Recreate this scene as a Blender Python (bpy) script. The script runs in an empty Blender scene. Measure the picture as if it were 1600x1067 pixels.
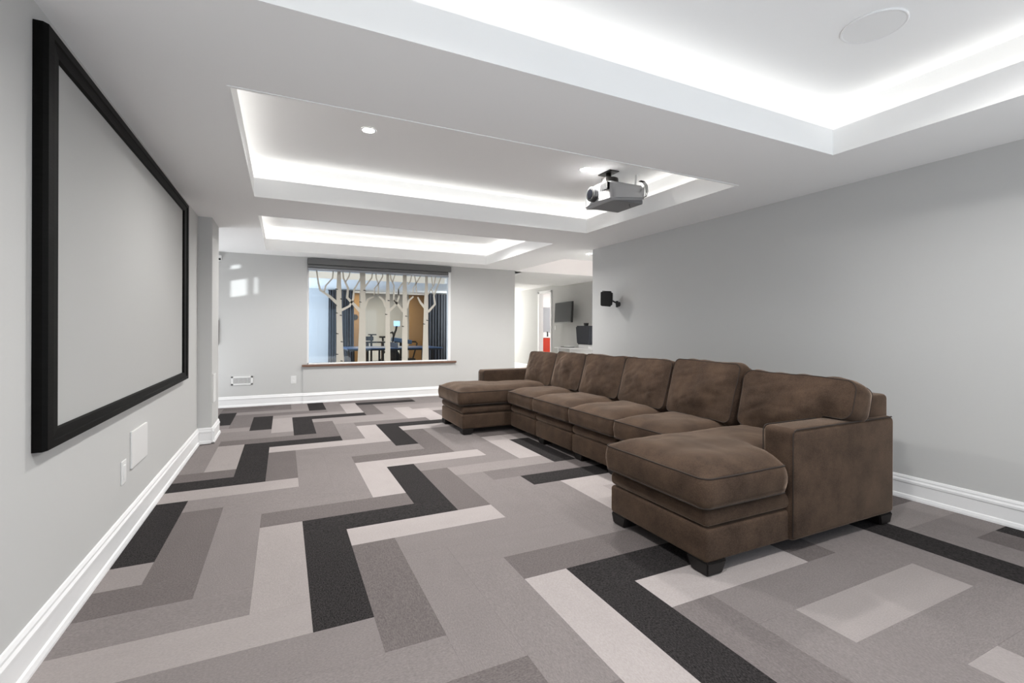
import bpy, bmesh, math, random
from mathutils import Vector, Matrix, noise

scene = bpy.context.scene
C = scene.collection
random.seed(7)

# ------------------------------------------------------------------ camera
F_PX, YAW, V0, ROLL, CAM_H = 740.2, 0.4493, 515.25, 0.0033, 1.276
cam_data = bpy.data.cameras.new('camera')
cam = bpy.data.objects.new('camera', cam_data)
C.objects.link(cam)
cam_data.sensor_width = 36.0
cam_data.lens = F_PX / 1600 * 36.0
cam_data.shift_y = (V0 - 533.5) / 1600
cam_data.clip_start = 0.02
_f = Vector((math.sin(YAW), math.cos(YAW), 0)); _r = Vector((math.cos(YAW), -math.sin(YAW), 0)); _u = Vector((0, 0, 1))
_r2 = _r * math.cos(ROLL) + _u * math.sin(ROLL); _u2 = _u * math.cos(ROLL) - _r * math.sin(ROLL)
cam.matrix_world = Matrix(((_r2.x, _u2.x, -_f.x, 0), (_r2.y, _u2.y, -_f.y, 0), (_r2.z, _u2.z, -_f.z, CAM_H), (0, 0, 0, 1)))
scene.camera = cam

# ------------------------------------------------------------------ view / world
scene.view_settings.view_transform = 'Standard'
scene.view_settings.look = 'None'
scene.view_settings.gamma = 1
scene.view_settings.use_curve_mapping = False
scene.view_settings.exposure = 1.16
scene.cycles.diffuse_bounces = 10
world = bpy.data.worlds.new('world'); scene.world = world; world.use_nodes = True
world.node_tree.nodes['Background'].inputs['Color'].default_value = (0.75, 0.86, 1.0, 1)
world.node_tree.nodes['Background'].inputs['Strength'].default_value = 1.0

# room constants
XL, XR, YB, YN = -0.855, 4.295, 8.91, -1.6     # left wall, right wall, back wall, wall behind the camera
ZC, ZF, ZT, G = 2.518, 2.695, 2.885, 0.12       # soffit, fascia top, tray ceiling, cove depth
TX0, TX1 = -0.254, 3.486
TRAYS = [(-0.25, 2.029), (2.818, 5.041), (5.864, 8.354)]
RW_END = 6.05
PL_X0, PL_Y0, PL_W, PL_D = -0.634, 1.1322, 0.25, 0.2562


def area_light(name, loc, rot, sx, sy, power, color=(1, 1, 1), spread=None):
    d = bpy.data.lights.new(name, 'AREA'); d.shape = 'RECTANGLE'; d.size = sx; d.size_y = sy
    d.energy = power; d.color = color
    if spread: d.spread = spread
    o = bpy.data.objects.new(name, d); C.objects.link(o); o.location = loc; o.rotation_euler = rot
    return o


# LED strips lying in the coves of the ceiling trays, facing up
LED = (1.0, 0.985, 0.955)
LED_W = 0.55    # watts per metre
for k, (ya, yb) in enumerate(TRAYS):
    m = LED_W * (0.38, 0.52, 0.52)[k]
    L = TX1 - TX0
    for y in (ya - 0.068, yb + 0.068):
        area_light('cove_led_light', (TX0 + L / 2, y, 2.672), (math.pi + (0.6 if y < ya else -0.6), 0, 0), L + 0.1, 0.06, m * L, LED)
    W = yb - ya
    for x in (TX0 - 0.068, TX1 + 0.068):
        area_light('cove_led_light', (x, ya + W / 2, 2.672), (math.pi, 0.6 if x > 0 else -0.6, 0), 0.06, W + 0.1, m * W, LED)
# daylight of the glazed door in the side alcove and of the games room; rear and hall fills are added
area_light('alcove_daylight', (-2.0, 7.85, 0.25), (0, -math.pi / 2 - 1.15, 0), 1.2, 1.5, 15, (0.93, 0.96, 1.0))
area_light('added_rear_fill', (1.75, YN + 0.62, 0.12), (math.radians(90 + 78), 0, 0), 3.3, 1.1, 20, (0.95, 0.975, 1.0))  # added fill behind the camera, aimed up to lift soffits and walls
area_light('added_hall_fill', (5.9, 14.6, 1.55), (math.pi / 2, 0, 0), 1.8, 1.7, 70, (1.0, 0.98, 0.95))  # added hall fill; the end wall holds no window
area_light('games_room_daylight', (-1.2, 13.6, 1.5), (0, -math.pi / 2, 0), 2.0, 3.0, 78, (0.72, 0.84, 1.0))

# ------------------------------------------------------------------ materials
MAT = {}


def lin(c):
    return tuple(((v / 255) / 12.92 if v / 255 <= 0.04045 else ((v / 255 + 0.055) / 1.055) ** 2.4) for v in c)


def mat(name, color, rough=0.6, metal=0.0, bump=0.0, scale=60, var=0.0, spec=0.5, sheen=0.0, stretch=(1, 1, 1), detail=3, emit=None, coat=0.0):
    m = bpy.data.materials.new(name); m.use_nodes = True
    nt = m.node_tree; b = nt.nodes['Principled BSDF']
    b.inputs['Base Color'].default_value = (*color, 1)
    b.inputs['Roughness'].default_value = rough
    b.inputs['Metallic'].default_value = metal
    b.inputs['Specular IOR Level'].default_value = spec
    if sheen:
        b.inputs['Sheen Weight'].default_value = sheen; b.inputs['Sheen Roughness'].default_value = 0.3
        b.inputs['Sheen Tint'].default_value = (0.62, 0.48, 0.38, 1)
    if coat: b.inputs['Coat Weight'].default_value = coat
    if emit:
        b.inputs['Emission Color'].default_value = (*emit[0], 1); b.inputs['Emission Strength'].default_value = emit[1]
    if bump or var:
        tc = nt.nodes.new('ShaderNodeTexCoord'); mp = nt.nodes.new('ShaderNodeMapping')
        mp.inputs['Scale'].default_value = stretch
        n = nt.nodes.new('ShaderNodeTexNoise'); n.inputs['Scale'].default_value = scale; n.inputs['Detail'].default_value = detail
        nt.links.new(tc.outputs['Object'], mp.inputs['Vector']); nt.links.new(mp.outputs['Vector'], n.inputs['Vector'])
        if var:
            r = nt.nodes.new('ShaderNodeMapRange')
            r.inputs['From Min'].default_value = 0.25; r.inputs['From Max'].default_value = 0.75
            r.inputs['To Min'].default_value = 1 - var; r.inputs['To Max'].default_value = 1 + var
            mx = nt.nodes.new('ShaderNodeMix'); mx.data_type = 'RGBA'; mx.blend_type = 'MULTIPLY'
            mx.inputs[0].default_value = 1.0
            mx.inputs[6].default_value = (*color, 1)
            nt.links.new(n.outputs['Fac'], r.inputs['Value']); nt.links.new(r.outputs['Result'], mx.inputs[7])
            nt.links.new(mx.outputs[2], b.inputs['Base Color'])
        if bump:
            bp = nt.nodes.new('ShaderNodeBump'); bp.inputs['Strength'].default_value = bump; bp.inputs['Distance'].default_value = 0.003
            nt.links.new(n.outputs['Fac'], bp.inputs['Height']); nt.links.new(bp.outputs['Normal'], b.inputs['Normal'])
    MAT[name] = m
    return m


mat('wall_paint', (0.565, 0.565, 0.555), 0.75, bump=0.05, scale=220, spec=0.3)
mat('ceiling_paint', (0.93, 0.93, 0.925), 0.85, bump=0.03, scale=200, spec=0.2)
mat('trim_white', (0.86, 0.86, 0.86), 0.35, bump=0.01, scale=80)
mat('plastic_white', (0.78, 0.78, 0.77), 0.4, bump=0.01, scale=90)
mat('black_wood', (0.0035, 0.0033, 0.003), 0.55, bump=0.25, scale=18, var=0.3, stretch=(1, 0.6, 6), spec=0.08)
mat('screen_fabric', (0.46, 0.46, 0.45), 0.9, bump=0.02, scale=300, spec=0.1)
mat('sill_wood', lin((112, 82, 66)), 0.4, bump=0.1, scale=25, var=0.35, stretch=(1, 12, 12))
mat('blind_fabric', (0.17, 0.17, 0.17), 0.8, bump=0.1, scale=300)
mat('blind_bar', (0.30, 0.31, 0.33), 0.4, metal=0.6)
mat('foot_wood', (0.005, 0.0035, 0.003), 0.5, bump=0.05, scale=40)
mat('black_plastic', (0.012, 0.012, 0.013), 0.4, bump=0.05, scale=200)
mat('speaker_cloth', (0.022, 0.022, 0.022), 0.85, bump=0.3, scale=500)
mat('dark_metal', (0.05, 0.048, 0.045), 0.4, metal=0.7)
mat('projector_shell', (0.36, 0.36, 0.365), 0.4, metal=0.15, bump=0.01, scale=90)
mat('projector_bottom', (0.17, 0.17, 0.175), 0.5, bump=0.05, scale=90)
mat('chrome', (0.7, 0.7, 0.7), 0.2, metal=1.0)
mat('lens_glass', (0.002, 0.0022, 0.003), 0.1, spec=0.3)
mat('lens_black', (0.004, 0.004, 0.004), 0.6, spec=0.2, bump=0.02, scale=80)
mat('lens_trim', (0.045, 0.045, 0.048), 0.45, metal=0.2, bump=0.01, scale=80)
mat('lamp_lens', (1, 1, 1), 0.5, emit=((1.0, 0.97, 0.92), 30.0))
mat('frosted_film', (0.50, 0.475, 0.415), 0.75, bump=0.05, scale=200, var=0.06)
mat('curtain_cloth', (0.042, 0.046, 0.056), 0.9, bump=0.1, scale=120, sheen=0.2)
mat('tan_paint', lin((150, 118, 80)), 0.85, bump=0.03, scale=120)
mat('games_paint', (0.52, 0.53, 0.54), 0.85, bump=0.03, scale=120)
mat('games_floor', (0.42, 0.42, 0.43), 0.5, bump=0.03, scale=60)
mat('hall_floor', (0.72, 0.71, 0.69), 0.4, bump=0.02, scale=30)
mat('table_blue', lin((70, 100, 140)), 0.35, bump=0.02, scale=90)
mat('red_lacquer', lin((205, 62, 38)), 0.35, bump=0.01, scale=60)
mat('mirror_grey', (0.45, 0.47, 0.5), 0.15, metal=0.6)
mat('tv_black', (0.018, 0.02, 0.021), 0.6, spec=0.15, bump=0.01, scale=50)
mat('screen_blue', (0.2, 0.4, 0.7), 0.3, emit=((0.35, 0.6, 1.0), 0.8))


def sofa_material(name, base):
    m = mat(name, base, 0.95, bump=0.25, scale=420, spec=0.1, sheen=0.75)
    nt = m.node_tree; b = nt.nodes['Principled BSDF']
    tc = nt.nodes.new('ShaderNodeTexCoord')
    n1 = nt.nodes.new('ShaderNodeTexNoise'); n1.inputs['Scale'].default_value = 5.0; n1.inputs['Detail'].default_value = 5; n1.inputs['Roughness'].default_value = 0.65
    n2 = nt.nodes.new('ShaderNodeTexNoise'); n2.inputs['Scale'].default_value = 160; n2.inputs['Detail'].default_value = 2
    nt.links.new(tc.outputs['Object'], n1.inputs['Vector']); nt.links.new(tc.outputs['Object'], n2.inputs['Vector'])
    ad = nt.nodes.new('ShaderNodeMath'); ad.operation = 'MULTIPLY_ADD'; ad.inputs[1].default_value = 0.45
    nt.links.new(n2.outputs['Fac'], ad.inputs[0]); nt.links.new(n1.outputs['Fac'], ad.inputs[2])
    cr = nt.nodes.new('ShaderNodeValToRGB')
    cr.color_ramp.elements[0].position = 0.45; cr.color_ramp.elements[1].position = 0.98
    cr.color_ramp.elements[0].color = (base[0] * 0.55, base[1] * 0.55, base[2] * 0.58, 1)
    cr.color_ramp.elements[1].color = (base[0] * 1.6, base[1] * 1.56, base[2] * 1.5, 1)
    nt.links.new(ad.outputs[0], cr.inputs['Fac']); nt.links.new(cr.outputs['Color'], b.inputs['Base Color'])
    return m


sofa_material('sofa_suede', (0.060, 0.040, 0.0285))
mat('sofa_piping', (0.030, 0.020, 0.015), 0.9, bump=0.1, scale=300)


def carpet_material(name, base, contrast):
    m = bpy.data.materials.new(name); m.use_nodes = True; nt = m.node_tree; b = nt.nodes['Principled BSDF']
    b.inputs['Roughness'].default_value = 0.95; b.inputs['Specular IOR Level'].default_value = 0.1
    tc = nt.nodes.new('ShaderNodeTexCoord'); mp = nt.nodes.new('ShaderNodeMapping')
    mp.inputs['Scale'].default_value = (0.45, 1.0, 1.0)
    oi = nt.nodes.new('ShaderNodeObjectInfo')
    off = nt.nodes.new('ShaderNodeVectorMath'); off.operation = 'SCALE'; off.inputs['Scale'].default_value = 13.0
    cmb = nt.nodes.new('ShaderNodeCombineXYZ')
    for k in range(3): nt.links.new(oi.outputs['Random'], cmb.inputs[k])
    nt.links.new(cmb.outputs[0], off.inputs[0])
    nt.links.new(off.outputs[0], mp.inputs['Location'])
    nt.links.new(tc.outputs['Object'], mp.inputs['Vector'])
    n = nt.nodes.new('ShaderNodeTexNoise'); n.inputs['Scale'].default_value = 190; n.inputs['Detail'].default_value = 3; n.inputs['Roughness'].default_value = 0.8
    n2 = nt.nodes.new('ShaderNodeTexNoise'); n2.inputs['Scale'].default_value = 9; n2.inputs['Detail'].default_value = 3
    nt.links.new(mp.outputs[0], n.inputs['Vector']); nt.links.new(mp.outputs[0], n2.inputs['Vector'])
    r = nt.nodes.new('ShaderNodeMapRange'); r.inputs['From Min'].default_value = 0.3; r.inputs['From Max'].default_value = 0.7
    r.inputs['To Min'].default_value = 1 - contrast; r.inputs['To Max'].default_value = 1 + contrast
    r2 = nt.nodes.new('ShaderNodeMapRange'); r2.inputs['To Min'].default_value = 0.93; r2.inputs['To Max'].default_value = 1.07
    nt.links.new(n.outputs['Fac'], r.inputs['Value']); nt.links.new(n2.outputs['Fac'], r2.inputs['Value'])
    mu = nt.nodes.new('ShaderNodeMath'); mu.operation = 'MULTIPLY'
    nt.links.new(r.outputs[0], mu.inputs[0]); nt.links.new(r2.outputs[0], mu.inputs[1])
    mx = nt.nodes.new('ShaderNodeMix'); mx.data_type = 'RGBA'; mx.blend_type = 'MULTIPLY'; mx.inputs[0].default_value = 1
    mx.inputs[6].default_value = (*base, 1)
    nt.links.new(mu.outputs[0], mx.inputs[7]); nt.links.new(mx.outputs[2], b.inputs['Base Color'])
    bp = nt.nodes.new('ShaderNodeBump'); bp.inputs['Strength'].default_value = 0.35; bp.inputs['Distance'].default_value = 0.003
    nt.links.new(n.outputs['Fac'], bp.inputs['Height']); nt.links.new(bp.outputs[0], b.inputs['Normal'])
    MAT[name] = m


CARPET = {'L': ((0.3800, 0.3439, 0.3344), 0.12), 'B': ((0.3182, 0.2869, 0.2783), 0.12), 'A': ((0.2565, 0.2299, 0.2232), 0.15), 'M': ((0.2118, 0.1890, 0.1843), 0.22),
          'N': ((0.1662, 0.1463, 0.1434), 0.26), 'D': ((0.1425, 0.1245, 0.1216), 0.34), 'K': ((0.0285, 0.0256, 0.0256), 1.0)}
for k, (c, ct) in CARPET.items(): carpet_material('carpet_' + k, c, ct)

glass = bpy.data.materials.new('window_glass'); glass.use_nodes = True
_nt = glass.node_tree; _nt.nodes.clear()
_o = _nt.nodes.new('ShaderNodeOutputMaterial'); _t = _nt.nodes.new('ShaderNodeBsdfTransparent'); _g = _nt.nodes.new('ShaderNodeBsdfGlossy')
_t.inputs['Color'].default_value = (0.93, 0.96, 0.97, 1); _g.inputs['Roughness'].default_value = 0.02
_m = _nt.nodes.new('ShaderNodeMixShader'); _fr = _nt.nodes.new('ShaderNodeFresnel'); _fr.inputs['IOR'].default_value = 1.35
_nt.links.new(_fr.outputs[0], _m.inputs[0]); _nt.links.new(_t.outputs[0], _m.inputs[1]); _nt.links.new(_g.outputs[0], _m.inputs[2]); _nt.links.new(_m.outputs[0], _o.inputs[0])
MAT['window_glass'] = glass

# ------------------------------------------------------------------ helpers
OFF = {}


def link(o, parent):
    C.objects.link(o)
    if parent is not None: o.parent = parent


def root(name, loc, label, cat, group=None):
    o = bpy.data.objects.new(name, None); o.empty_display_size = 0.1; C.objects.link(o)
    o.location = loc; OFF[o.name] = Vector(loc)
    o['label'] = label; o['category'] = cat
    if group: o['group'] = group
    return o


def obj(name, bm, material, parent=None, smooth=False, label=None, cat=None, kind=None, group=None):
    off = OFF.get(parent.name, Vector((0, 0, 0))) if parent is not None else Vector((0, 0, 0))
    if off.length: bmesh.ops.translate(bm, verts=bm.verts, vec=-off)
    bmesh.ops.recalc_face_normals(bm, faces=bm.faces)
    me = bpy.data.meshes.new(name); bm.to_mesh(me); bm.free()
    if smooth:
        for p in me.polygons: p.use_smooth = True
    me.materials.append(MAT[material])
    o = bpy.data.objects.new(name, me)
    link(o, parent); OFF[o.name] = off
    if label: o['label'] = label
    if cat: o['category'] = cat
    if kind: o['kind'] = kind
    if group: o['group'] = group
    return o


def NB(): return bmesh.new()


def box(bm, x0, x1, y0, y1, z0, z1, bev=0.0, seg=2):
    t = bmesh.new()
    bmesh.ops.create_cube(t, size=1)
    for v in t.verts:
        v.co = Vector(((x0 + x1) / 2 + v.co.x * (x1 - x0), (y0 + y1) / 2 + v.co.y * (y1 - y0), (z0 + z1) / 2 + v.co.z * (z1 - z0)))
    if bev: bmesh.ops.bevel(t, geom=list(t.edges), offset=bev, segments=seg, profile=0.5, affect='EDGES')
    merge(bm, t)
    return bm


def merge(bm, t, M=None):
    if M is not None: bmesh.ops.transform(t, matrix=M, verts=t.verts)
    me = bpy.data.meshes.new('tmp'); t.to_mesh(me); t.free(); bm.from_mesh(me); bpy.data.meshes.remove(me)


def quad(bm, *pts):
    bm.faces.new([bm.verts.new(p) for p in pts])


def cyl(bm, p0, p1, r0, r1=None, n=20, caps=True):
    r1 = r0 if r1 is None else r1
    p0, p1 = Vector(p0), Vector(p1); d = (p1 - p0)
    M = Matrix.Translation((p0 + p1) / 2) @ d.to_track_quat('Z', 'Y').to_matrix().to_4x4()
    t = bmesh.new(); bmesh.ops.create_cone(t, cap_ends=caps, segments=n, radius1=r0, radius2=r1, depth=d.length)
    merge(bm, t, M)
    return bm


def tube(bm, pts, r, n=6, closed=False):
    pts = [Vector(p) for p in pts]; N = len(pts); rings = []
    for k in range(N):
        a = pts[(k - 1) % N] if (closed or k > 0) else pts[k]
        b = pts[(k + 1) % N] if (closed or k < N - 1) else pts[k]
        d = (b - a).normalized() if (b - a).length > 1e-9 else Vector((0, 0, 1))
        up = Vector((0, 0, 1)) if abs(d.z) < 0.9 else Vector((1, 0, 0))
        s = d.cross(up).normalized(); u2 = s.cross(d)
        rings.append([bm.verts.new(pts[k] + (s * math.cos(6.2832 * q / n) + u2 * math.sin(6.2832 * q / n)) * r) for q in range(n)])
    for k in range(N if closed else N - 1):
        A, B = rings[k], rings[(k + 1) % N]
        for q in range(n): bm.faces.new((A[q], A[(q + 1) % n], B[(q + 1) % n], B[q]))
    if not closed:
        bm.faces.new(rings[0]); bm.faces.new(rings[-1][::-1])
    return bm


def extrude_profile(bm, prof, axis, a0, a1, origin, sgn=1):
    """prof: (out, z) points; along axis 'x' or 'y' from a0 to a1; origin: wall coordinate; sgn: direction out of the wall"""
    def P(o, z, a):
        return (a, origin + sgn * o, z) if axis == 'x' else (origin + sgn * o, a, z)
    A = [bm.verts.new(P(o, z, a0)) for o, z in prof]; B = [bm.verts.new(P(o, z, a1)) for o, z in prof]
    n = len(prof)
    for k in range(n): bm.faces.new((A[k], A[(k + 1) % n], B[(k + 1) % n], B[k]))
    bm.faces.new(A); bm.faces.new(B[::-1])


def wallbox(name, x0, x1, y0, y1, z0, z1, material, parent=None):
    return obj(name, box(NB(), x0, x1, y0, y1, z0, z1), material, parent, kind='structure' if parent is None else None)


# ------------------------------------------------------------------ setting: floor with carpet planks
floor = wallbox('floor', -3.2, 4.42, YN - 0.1, YB + 0.1, -0.12, -0.006, 'carpet_M')
TONE = {('V', 10, -3): 'M', ('V', 9, -2): 'N', ('V', 8, -1): 'K', ('V', 7, 0): 'L', ('V', 6, 1): 'M', ('V', 5, 2): 'M', ('V', 4, 3): 'D', ('V', 3, 4): 'K',
        ('V', 2, 5): 'B', ('V', 1, 6): 'M', ('V', 0, 7): 'D', ('V', -1, 8): 'K', ('H', 2, 1): 'D', ('H', 1, 2): 'M', ('H', 0, 3): 'M', ('H', -1, 4): 'B',
        ('H', -2, 5): 'M', ('H', -3, 6): 'D', ('H', -4, 7): 'A', ('H', 3, 8): 'K', ('H', 4, 7): 'L', ('H', 5, 6): 'M', ('H', 6, 5): 'M', ('H', 7, 4): 'D',
        ('H', 8, 3): 'K', ('H', 9, 2): 'L', ('H', 10, 1): 'M', ('H', 11, 0): 'B', ('H', 12, -1): 'M', ('V', 12, -5): 'B', ('V', 11, -4): 'M', ('V', 13, 2): 'D',
        ('V', 14, 1): 'M', ('V', 15, 0): 'M', ('V', 16, -1): 'K', ('V', 17, -2): 'M', ('V', 18, -3): 'D', ('H', 19, 0): 'K', ('H', 18, 1): 'M', ('H', 17, 2): 'A',
        ('H', 16, 3): 'D', ('H', 15, 4): 'A', ('V', 13, -6): 'M', ('V', 14, -7): 'M', ('H', 13, -2): 'M', ('H', 14, -3): 'M',
        ('H', 2, 9): 'D', ('H', 1, 10): 'M', ('H', 0, 11): 'M', ('H', -1, 12): 'B', ('H', -2, 13): 'K', ('H', -3, 14): 'D', ('H', -4, 15): 'M',
        ('V', 1, 14): 'K', ('V', 2, 13): 'D', ('V', 3, 12): 'M', ('V', 4, 11): 'M', ('V', 5, 10): 'L', ('V', 6, 9): 'K', ('V', 7, 8): 'D', ('V', 8, 7): 'M',
        ('V', 9, 6): 'M', ('V', 10, 5): 'M', ('V', 11, 4): 'L', ('H', 11, 8): 'L', ('H', 10, 9): 'K', ('H', 9, 10): 'N', ('H', 8, 11): 'A', ('H', 7, 12): 'M',
        ('H', 6, 13): 'L', ('H', 5, 14): 'D', ('H', 4, 15): 'M', ('H', 3, 16): 'M', ('H', 2, 17): 'L', ('H', 1, 18): 'K', ('H', 0, 19): 'D', ('H', -1, 20): 'M',
        ('H', -2, 21): 'M', ('H', -3, 22): 'A', ('H', -4, 23): 'M', ('V', 0, 15): 'B', ('V', -1, 16): 'M', ('V', 6, 17): 'L', ('V', 7, 16): 'K', ('V', 8, 15): 'D',
        ('V', 9, 14): 'M', ('V', 10, 13): 'M', ('V', 11, 12): 'L', ('V', 12, 11): 'K', ('H', 11, 16): 'D', ('H', 10, 17): 'M', ('H', 9, 18): 'M', ('V', 13, 10): 'N',
        ('V', 5, 18): 'M', ('V', 4, 19): 'D', ('V', 3, 20): 'K', ('V', 2, 21): 'B', ('V', 1, 22): 'K', ('V', 0, 23): 'N', ('V', -1, 24): 'K',
        ('H', 7, 20): 'K', ('H', 6, 21): 'N', ('H', 8, 19): 'L', ('H', 5, 22): 'A', ('H', 4, 23): 'A', ('H', 3, 24): 'K', ('H', 2, 25): 'A', ('H', 1, 26): 'N',
        ('H', 0, 27): 'A', ('H', -1, 28): 'N', ('V', 4, 27): 'K', ('V', 5, 26): 'M', ('V', 6, 25): 'L', ('V', 7, 24): 'D', ('V', 8, 23): 'A', ('V', 9, 22): 'L',
        ('V', 10, 21): 'L', ('V', 11, 20): 'D', ('H', 7, 28): 'K', ('H', 9, 26): 'A', ('H', 8, 27): 'M', ('H', 6, 29): 'N', ('V', 3, 28): 'A', ('V', 2, 29): 'N'}
PLANK_MESH = {}


def plank(kind, i, j):
    if kind == 'V': x0, x1, y0, y1 = i, i + 1, j, j + 4
    else: x0, x1, y0, y1 = i, i + 4, j, j + 1
    x0 = PL_X0 + PL_W * x0; x1 = PL_X0 + PL_W * x1; y0 = PL_Y0 + PL_D * y0; y1 = PL_Y0 + PL_D * y1
    full = (x0, x1, y0, y1)
    lim = (XL, XR, -0.6, YB)
    x0, x1, y0, y1 = max(x0, lim[0]), min(x1, lim[1]), max(y0, lim[2]), min(y1, lim[3])
    if x1 - x0 < 0.02 or y1 - y0 < 0.02: return
    if x0 < -0.72 and y1 > 6.2: x0 = max(x0, -0.72) if y0 < 6.85 else x0
    if x1 - x0 < 0.02: return
    w, d = (x1 - x0, y1 - y0)
    Ls, Ws = (w, d) if kind == 'H' else (d, w)
    tone = TONE.get((kind, i, j)) or random.choice('MMMAANDB')
    key = (round(Ls, 3), round(Ws, 3), tone)
    if key not in PLANK_MESH:
        bm = NB(); h = 0.006; e = 0.0001
        box(bm, -Ls / 2 + e, Ls / 2 - e, -Ws / 2 + e, Ws / 2 - e, -h, 0.0)
        top = [ed for ed in bm.edges if all(v.co.z > -1e-6 for v in ed.verts)]
        bmesh.ops.bevel(bm, geom=top, offset=0.0005, segments=1, affect='EDGES')
        bmesh.ops.recalc_face_normals(bm, faces=bm.faces)
        me = bpy.data.meshes.new('carpet_plank'); bm.to_mesh(me); bm.free(); me.materials.append(MAT['carpet_' + tone])
        PLANK_MESH[key] = me
    o = bpy.data.objects.new('carpet_plank', PLANK_MESH[key]); link(o, floor)
    o.location = ((x0 + x1) / 2, (y0 + y1) / 2, 0.0)
    if kind == 'V': o.rotation_euler = (0, 0, math.pi / 2)


for i in range(-6, 22):
    for n in range(-5, 8): plank('V', i, 7 - i + 8 * n)
for j in range(-8, 33):
    for n in range(-6, 8): plank('H', 3 - j + 8 * n, j)

# ------------------------------------------------------------------ setting: walls
wallbox('wall_left', XL - 0.14, XL, YN, 6.8, 0, 2.95, 'wall_paint')
obj('pilaster', box(NB(), XL, -0.72, 6.22, 6.8, 0, ZC), 'wall_paint', bpy.data.objects['wall_left'])
wallbox('wall_right', XR, XR + 0.13, YN, RW_END, 0, 2.95, 'wall_paint')
bm = NB()
box(bm, XL - 0.14, 0.05, YN - 0.14, YN, 0, 2.95); box(bm, 3.45, XR + 0.13, YN - 0.14, YN, 0, 2.95); box(bm, 0.05, 3.45, YN - 0.14, YN, 2.12, 2.95); box(bm, 0.05, 3.45, YN - 0.14, YN, 0, 0.08)
obj('wall_behind', bm, 'wall_paint', kind='structure')
bm = NB()
for xa, xb in ((0.05, 0.12), (1.17, 1.23), (2.27, 2.33), (3.38, 3.45)): box(bm, xa, xb, YN - 0.12, YN - 0.04, 0.08, 2.12, 0.004)
box(bm, 0.05, 3.45, YN - 0.12, YN - 0.04, 0.08, 0.15, 0.004); box(bm, 0.05, 3.45, YN - 0.12, YN - 0.04, 2.05, 2.12, 0.004)
rear_win = obj('added_rear_window', bm, 'trim_white', kind='structure')  # unseen window, added to go with the fill light behind the camera
for xa, xb in ((0.12, 1.17), (1.23, 2.27), (2.33, 3.38)): obj('glass_pane', box(NB(), xa, xb, YN - 0.085, YN - 0.077, 0.15, 2.05), 'window_glass', rear_win)
WX0, WX1, WZ0, WZ1 = 0.365, 2.955, 0.665, 2.505
bm = NB()
box(bm, -3.2, WX0, YB, YB + 0.16, 0, 2.95); box(bm, WX1, 4.36, YB, YB + 0.16, 0, 2.95)
box(bm, WX0, WX1, YB, YB + 0.16, 0, WZ0); box(bm, WX0, WX1, YB, YB + 0.16, WZ1, 2.95)
wall_back = obj('wall_back', bm, 'wall_paint', kind='structure')
obj('apron_panel', box(NB(), 0.30, 3.045, YB - 0.022, YB, 0.0, 0.63), 'wall_paint', wall_back)
# side alcove past the pilaster
bm = NB(); box(bm, -3.0, XL - 0.14, 6.66, 6.8, 0, 2.95); obj('wall_alcove', bm, 'wall_paint', kind='structure')
AY0, AY1, AZ0, AZ1 = 7.27, 7.60, 1.33, 1.85
bm = NB(); box(bm, -3.14, -3.0, 6.66, AY0, 0, 2.95); box(bm, -3.14, -3.0, AY1, YB + 0.16, 0, 2.95); box(bm, -3.14, -3.0, AY0, AY1, 0, AZ0); box(bm, -3.14, -3.0, AY0, AY1, AZ1, 2.95)
obj('wall_alcove_end', bm, 'wall_paint', kind='structure')
bm = NB(); box(bm, -3.03, -3.0, 7.375, 7.42, AZ0, AZ1, 0.002); box(bm, -3.03, -3.0, AY0, AY1, 1.60, 1.765, 0.002); box(bm, -3.03, -3.0, AY0, 7.47, 1.765, AZ1, 0.002)
for b in ((AY0 - 0.03, AY0 + 0.005), (AY1 - 0.03, AY1 + 0.03)): box(bm, -3.03, -2.985, b[0], b[1], AZ0 - 0.03, AZ1 + 0.03, 0.002)
for b in ((AZ0 - 0.03, AZ0 + 0.02), (AZ1 - 0.02, AZ1 + 0.03)): box(bm, -3.03, -2.985, AY0, AY1, b[0], b[1], 0.002)
aw = obj('added_alcove_window', bm, 'trim_white', kind='structure')  # unseen window added; bars shaped to cut the glint into patches on the wall
obj('glass_pane', box(NB(), -3.075, -3.07, AY0, AY1, AZ0, AZ1), 'window_glass', aw)
sd_ = bpy.data.lights.new('sun_glint', 'SPOT'); sd_.energy = 38000; sd_.spot_size = 0.06; sd_.spot_blend = 0.3; sd_.shadow_soft_size = 0.2
so_ = bpy.data.objects.new('sun_glint', sd_); C.objects.link(so_)
_d = Vector((1, 0.6, 0.2)).normalized(); so_.location = Vector((-0.53, YB, 1.98)) - _d * 32
so_.rotation_euler = _d.to_track_quat('-Z', 'Y').to_euler()

# baseboards
BP = [(0, 0), (0.028, 0), (0.028, 0.012), (0.022, 0.03), (0.015, 0.036), (0.015, 0.118), (0.020, 0.124), (0.020, 0.138), (0.013, 0.150), (0.013, 0.160), (0.006, 0.174), (0, 0.176)]
bm = NB(); extrude_profile(bm, BP, 'y', YN, 6.22, XL, 1)
extrude_profile(bm, BP, 'x', XL, -0.692, 6.22, -1); extrude_profile(bm, BP, 'y', 6.192, 6.8, -0.72, 1)
obj('baseboard_left', bm, 'trim_white', kind='structure')
bm = NB(); extrude_profile(bm, BP, 'y', YN, RW_END, XR, -1)
extrude_profile(bm, BP, 'x', XR - 0.028, XR + 0.13, RW_END, 1)
obj('baseboard_right', bm, 'trim_white', kind='structure')
bm = NB(); extrude_profile(bm, BP, 'x', -3.0, 0.30, YB, -1); extrude_profile(bm, BP, 'x', 0.30, 3.045, YB - 0.022, -1); extrude_profile(bm, BP, 'x', 3.045, 4.36, YB, -1)
obj('baseboard_back', bm, 'trim_white', kind='structure')

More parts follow.
